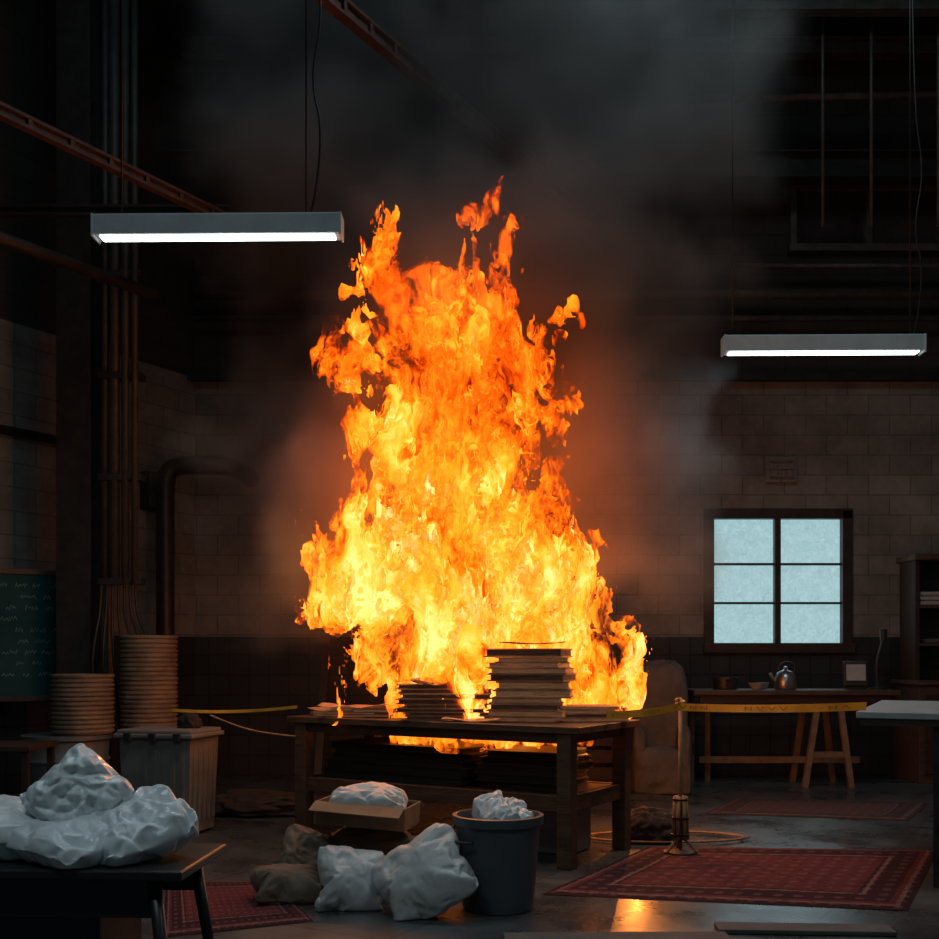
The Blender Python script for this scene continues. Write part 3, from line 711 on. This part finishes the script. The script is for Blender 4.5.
# ------------------------------------------------------------------ fire (nested flame surfaces) and smoke (voxel grid)
class G:
    def __init__(s,t,geo=True):
        s.t=t; s.N=s.t.nodes; s.L=s.t.links
        if geo:
            s.t.interface.new_socket('Geometry',in_out='INPUT',socket_type='NodeSocketGeometry')
            s.t.interface.new_socket('Geometry',in_out='OUTPUT',socket_type='NodeSocketGeometry')
            s.out=s.N.new('NodeGroupOutput'); s.N.new('NodeGroupInput')
            s.pos=s.N.new('GeometryNodeInputPosition').outputs[0]
        else:
            s.pos=s.N.new('ShaderNodeTexCoord').outputs['Object']
    def put(s,sock,v):
        if isinstance(v,bpy.types.NodeSocket): s.L.new(v,sock)
        else: sock.default_value=v
    def m(s,op,a,b=None,c=None,clamp=False):
        n=s.N.new('ShaderNodeMath'); n.operation=op; n.use_clamp=clamp
        s.put(n.inputs[0],a)
        if b is not None: s.put(n.inputs[1],b)
        if c is not None: s.put(n.inputs[2],c)
        return n.outputs[0]
    def v(s,op,a,b=None,scale=None):
        n=s.N.new('ShaderNodeVectorMath'); n.operation=op; s.put(n.inputs[0],a)
        if b is not None: s.put(n.inputs[1],b)
        if scale is not None: s.put(n.inputs['Scale'],scale)
        return n.outputs['Value'] if op in('LENGTH','DISTANCE','DOT_PRODUCT') else n.outputs[0]
    def noise(s,vec,scale,detail=3,rough=0.55,dist=0.0,col=False):
        n=s.N.new('ShaderNodeTexNoise'); s.L.new(vec,n.inputs['Vector']); n.inputs['Scale'].default_value=scale
        n.inputs['Detail'].default_value=detail; n.inputs['Roughness'].default_value=rough; n.inputs['Distortion'].default_value=dist
        return n.outputs['Color'] if col else n.outputs[0]
    def blobs(s,p,bl,k=0.08):
        acc=None
        for (c,r) in bl:
            q=s.v('SUBTRACT',p,c); q=s.v('DIVIDE',q,r); l=s.v('LENGTH',q); d=s.m('SUBTRACT',1.0,l)
            acc=d if acc is None else s.m('SMOOTH_MAX',acc,d,k)
        return acc
    def ss(s,x,a,b):
        n=s.N.new('ShaderNodeMapRange'); n.interpolation_type='SMOOTHSTEP'; s.put(n.inputs[0],x)
        n.inputs[1].default_value=a; n.inputs[2].default_value=b; n.inputs[3].default_value=0; n.inputs[4].default_value=1
        return n.outputs[0]
    def cube(s,dens,mn_,mx_,res):
        vc=s.N.new('GeometryNodeVolumeCube'); s.put(vc.inputs['Density'],dens)
        vc.inputs['Min'].default_value=mn_; vc.inputs['Max'].default_value=mx_
        for k,rr in zip(('X','Y','Z'),res): vc.inputs['Resolution '+k].default_value=rr
        return vc.outputs[0]
    def obj(s,geom,name,mats,loc):
        s.L.new(geom,s.out.inputs[0])
        me=bpy.data.meshes.new(name)
        for m in mats: me.materials.append(m)
        o=bpy.data.objects.new(name,me); link(o); o.location=loc
        md=o.modifiers.new('grid','NODES'); md.node_group=s.t
        return o

HDR=2.8
def flame_mat(name, bias, a0, a1, gain, samp):
    m=bpy.data.materials.new(name); m.use_nodes=True; t=m.node_tree
    t.nodes.remove(t.nodes['Principled BSDF'])
    g=G(t,False); p=g.pos
    w1=g.v('SUBTRACT',g.noise(g.v('MULTIPLY',p,(1,1,0.6)),3.0,2,0.55,col=True),(0.5,0.5,0.5))
    q=g.v('ADD',p,g.v('SCALE',w1,scale=0.65))
    n1=g.noise(g.v('MULTIPLY',q,(1,1,0.30)),7.5,4,0.60,0.35)
    st=g.m('SUBTRACT',1.0,g.m('MULTIPLY',g.m('ABSOLUTE',g.m('SUBTRACT',n1,0.5)),8.0),clamp=True)
    n2=g.noise(g.v('MULTIPLY',q,(1,1,0.5)),3.0,3,0.55)
    sep=g.N.new('ShaderNodeSeparateXYZ'); g.L.new(p,sep.inputs[0])
    zf=g.ss(sep.outputs[2],3.7,1.1)
    val=g.m('ADD',g.m('MULTIPLY',st,0.34),g.m('MULTIPLY',g.m('SUBTRACT',n2,0.5),2.7))
    val=g.m('ADD',val,g.m('MULTIPLY',g.m('SUBTRACT',n1,0.5),1.1))
    val=g.m('ADD',val,g.m('MULTIPLY_ADD',zf,0.32,bias),clamp=True)
    rp=g.N.new('ShaderNodeValToRGB'); cr=rp.color_ramp; k=HDR
    cr.elements[0].position=0; cr.elements[0].color=(0.09,0.006,0.0,1); cr.elements[1].position=1; cr.elements[1].color=(1.0,0.93/k,0.26/k,1)
    for ps,c in ((0.20,(0.27,0.05/k,0.0005)),(0.40,(0.55,0.15/k,0.003/k)),(0.60,(0.75,0.33/k,0.009/k)),(0.78,(0.9,0.56/k,0.025/k)),(0.92,(1.0,0.78/k,0.09/k))):
        e=cr.elements.new(ps); e.color=(*c,1)
    g.L.new(val,rp.inputs[0])
    em=g.N.new('ShaderNodeEmission'); g.L.new(rp.outputs[0],em.inputs[0]); g.put(em.inputs[1],g.m('MULTIPLY_ADD',val,gain*k,0.72*k))
    out=t.nodes['Material Output']
    if a0 is None: g.L.new(em.outputs[0],out.inputs[0])
    else:
        tr=g.N.new('ShaderNodeBsdfTransparent'); mx=g.N.new('ShaderNodeMixShader')
        al=g.ss(g.m('ADD',g.m('MULTIPLY',st,0.14),n2),a0,a1)
        g.L.new(al,mx.inputs[0]); g.L.new(tr.outputs[0],mx.inputs[1]); g.L.new(em.outputs[0],mx.inputs[2]); g.L.new(mx.outputs[0],out.inputs[0])
    m.cycles.emission_sampling=samp
    return m
M_f0=flame_mat('flame_outer',0.08,0.46,0.82,0.4,'FRONT')
M_f1=flame_mat('flame_middle',0.20,0.43,0.70,0.5,'NONE')
M_f2=flame_mat('flame_core',0.36,None,None,0.5,'NONE')

g=G(bpy.data.node_groups.new('fire_grid','GeometryNodeTree')); FX,FY,FZ=0.0,7.12,0.0
p=g.pos
w1=g.v('SUBTRACT',g.noise(g.v('MULTIPLY',p,(1,1,0.7)),2.4,2,0.5,col=True),(0.5,0.5,0.5))
w2=g.v('SUBTRACT',g.noise(g.v('MULTIPLY',p,(1,1,0.6)),6.5,2,0.5,col=True),(0.5,0.5,0.5))
pw_=g.v('ADD',p,g.v('SCALE',w1,scale=0.62)); pw_=g.v('ADD',pw_,g.v('SCALE',w2,scale=0.28))
B=[((0.20,0,1.10),(0.80,0.42,0.52)),((-0.60,0,1.72),(0.44,0.34,0.42)),((0.58,0,1.46),(0.35,0.34,0.44)),
   ((-0.05,0,1.82),(0.60,0.42,0.72)),((-0.10,0,2.40),(0.43,0.38,0.62)),((-0.14,0,2.92),(0.38,0.34,0.50)),
   ((-0.70,0,3.13),(0.28,0.2,0.12)),((0.28,0,3.02),(0.24,0.22,0.34)),((-0.22,0,3.34),(0.25,0.22,0.40)),
   ((-0.50,0,3.48),(0.15,0.18,0.30)),((0.14,0,3.42),(0.12,0.15,0.36)),((-0.34,0,3.70),(0.28,0.14,0.10)),
   ((0.09,0,4.10),(0.09,0.1,0.17)),((0.22,0,3.86),(0.08,0.08,0.15)),((0.64,0,3.36),(0.10,0.1,0.06)),((0.44,0,2.72),(0.16,0.2,0.12)),((-0.62,0,2.6),(0.18,0.2,0.14)),
   ((0.45,0.42,0.95),(0.45,0.22,0.40)),((0.88,0.1,0.92),(0.19,0.2,0.22))]
d0=g.blobs(pw_,B)
n1=g.noise(g.v('MULTIPLY',pw_,(1,1,0.26)),6.5,4,0.58)
sp=g.N.new('ShaderNodeSeparateXYZ'); g.L.new(p,sp.inputs[0])
hz=g.ss(sp.outputs[2],1.4,3.6)
amp=g.m('MULTIPLY_ADD',hz,2.8,2.2)
gg=g.m('ADD',d0,g.m('MULTIPLY',g.m('SUBTRACT',n1,0.5),amp))
gg=g.m('SUBTRACT',gg,g.m('MULTIPLY_ADD',hz,0.08,0.07))
gg=g.m('MAXIMUM',g.m('ADD',gg,0.5),0.0)
vol=g.cube(gg,(-1.35,-0.62,0.60),(1.30,0.80,4.6),(190,100,285))
jn=g.N.new('GeometryNodeJoinGeometry')
for th,mat in ((0.53,M_f0),(0.74,M_f1),(1.02,M_f2)):
    vm_=g.N.new('GeometryNodeVolumeToMesh'); g.L.new(vol,vm_.inputs['Volume']); vm_.inputs['Threshold'].default_value=th
    sm=g.N.new('GeometryNodeSetMaterial'); g.L.new(vm_.outputs[0],sm.inputs[0]); sm.inputs['Material'].default_value=mat
    sh=g.N.new('GeometryNodeSetShadeSmooth'); g.L.new(sm.outputs[0],sh.inputs[0]); g.L.new(sh.outputs[0],jn.inputs[0])
g.obj(jn.outputs[0],'fire',[M_f0,M_f1,M_f2],(FX,FY,FZ))

# --- smoke (scattering + absorbing; orange emission painted in as firelit haze around the flames)
M_smoke=bpy.data.materials.new('smoke_volume'); t,N,L=nt(M_smoke); N.remove(N['Principled BSDF'])
g=G(t,False)
at=N.new('ShaderNodeAttribute'); at.attribute_name='density'
sc=N.new('ShaderNodeVolumeScatter'); sc.inputs['Color'].default_value=(0.54,0.56,0.565,1)
L.new(g.m('MULTIPLY',at.outputs['Fac'],1.3),sc.inputs['Density'])
ab=N.new('ShaderNodeVolumeAbsorption'); ab.inputs['Color'].default_value=(0,0,0,1)
L.new(g.m('MULTIPLY',at.outputs['Fac'],1.0),ab.inputs['Density'])
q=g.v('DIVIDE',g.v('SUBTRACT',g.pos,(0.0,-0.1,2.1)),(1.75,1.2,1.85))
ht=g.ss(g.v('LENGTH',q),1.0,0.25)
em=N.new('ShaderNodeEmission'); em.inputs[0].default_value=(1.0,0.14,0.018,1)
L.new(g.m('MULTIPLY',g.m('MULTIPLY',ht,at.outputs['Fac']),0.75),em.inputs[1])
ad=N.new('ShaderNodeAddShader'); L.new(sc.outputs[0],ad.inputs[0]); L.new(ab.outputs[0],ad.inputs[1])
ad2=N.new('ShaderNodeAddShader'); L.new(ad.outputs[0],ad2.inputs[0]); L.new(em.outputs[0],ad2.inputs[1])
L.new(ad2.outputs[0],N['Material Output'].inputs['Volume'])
M_smoke.cycles.volume_step_rate=5.0
g=G(bpy.data.node_groups.new('smoke_grid','GeometryNodeTree')); p=g.pos
w1=g.v('SUBTRACT',g.noise(p,0.9,4,0.55,col=True),(0.5,0.5,0.5)); pp=g.v('ADD',p,g.v('SCALE',w1,scale=1.1))
B=[((-0.25,0.5,2.3),(1.8,0.85,1.4)),((-0.85,1.3,2.9),(1.2,0.8,1.6)),((0.2,0.4,3.8),(1.7,0.9,1.4)),((0.85,0.3,5.2),(1.4,0.9,1.5)),((-1.0,0.9,5.0),(1.6,0.8,1.5)),((1.1,0.3,6.8),(1.6,1.0,1.5)),((-1.0,1.0,6.8),(1.8,1.0,1.4)),((0.95,0.4,2.7),(0.95,0.6,1.5))]
d0=g.blobs(pp,B,0.12); n1=g.noise(pp,1.4,6,0.6)
gg=g.m('ADD',d0,g.m('MULTIPLY',g.m('SUBTRACT',n1,0.5),1.8))
dens=g.ss(gg,0.02,0.55)
vol=g.cube(dens,(-3.0,-1.0,0.9),(3.2,2.6,7.5),(72,42,76))
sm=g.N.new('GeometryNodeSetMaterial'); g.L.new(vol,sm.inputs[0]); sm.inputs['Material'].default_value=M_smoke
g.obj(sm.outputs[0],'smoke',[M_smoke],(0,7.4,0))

# ------------------------------------------------------------------ lights
def area(name,loc,rot,sx,sy,e,col):
    l=bpy.data.lights.new(name,'AREA'); l.shape='RECTANGLE'; l.size=sx; l.size_y=sy; l.energy=e; l.color=col
    o=bpy.data.objects.new(name,l); o.location=loc; o.rotation_euler=rot; return link(o)
def point(name,loc,e,col):
    l=bpy.data.lights.new(name,'POINT'); l.energy=e; l.color=col; l.shadow_soft_size=0.0
    o=bpy.data.objects.new(name,l); o.location=loc; return link(o)
OR=(1.0,0.42,0.12)
for loc,e in (((0.05,6.50,1.45),9),((1.15,6.75,1.30),15),((-1.05,6.85,1.75),14),((0.75,6.6,2.4),9),((-0.35,6.55,2.6),9),((-0.6,6.6,3.6),4)):
    point('fire_light',loc,e,OR)
point('floor_glint_light',(1.12,7.45,0.56),16,(1.0,0.27,0.04))  # point lamp added to put an orange reflection on the floor
C=(0.75,0.93,1.0)
area('lamp_light',(-1.37,6.0,3.46),(0,0,0),1.2,0.09,9,C)
area('lamp_light',(2.44,7.6,3.27),(0,0,0),1.2,0.09,9,C)
area('lamp_light',(-1.6,2.2,3.82),(0,0,0),1.2,0.09,18,C)  # light of the added left lamp out of view
area('lamp_light',(1.9,2.8,3.82),(0,0,0),1.2,0.09,10,C)  # light of the added right lamp out of view
area('window_daylight',(cx,10.9,1.95),(math.radians(-90),0,0),1.2,1.1,4,(0.6,0.88,1.0))
area('smoke_fill_light',(1.6,6.6,7.4),(0,0,0),1.8,1.8,62,(0.70,0.92,1.0))  # cool area lamp added under the closed ceiling to light the smoke
area('smoke_fill_light',(-2.0,6.4,7.4),(0,0,0),1.2,1.2,10,(0.70,0.92,1.0))  # weaker added lamp for the smoke on the left, no roof opening
wd=bpy.data.worlds.new('world'); S.world=wd; wd.use_nodes=True
bg=wd.node_tree.nodes['Background']; bg.inputs[0].default_value=(0.5,0.75,0.85,1); bg.inputs[1].default_value=0.05

# ------------------------------------------------------------------ camera
cd=bpy.data.cameras.new('camera'); cam=bpy.data.objects.new('camera',cd); link(cam)
cam.location=(0,0,1.2); cam.rotation_euler=(math.radians(90),0,0)
cd.sensor_width=36; cd.lens=36*1100/939; cd.shift_y=(655-469.5)/939
S.camera=cam
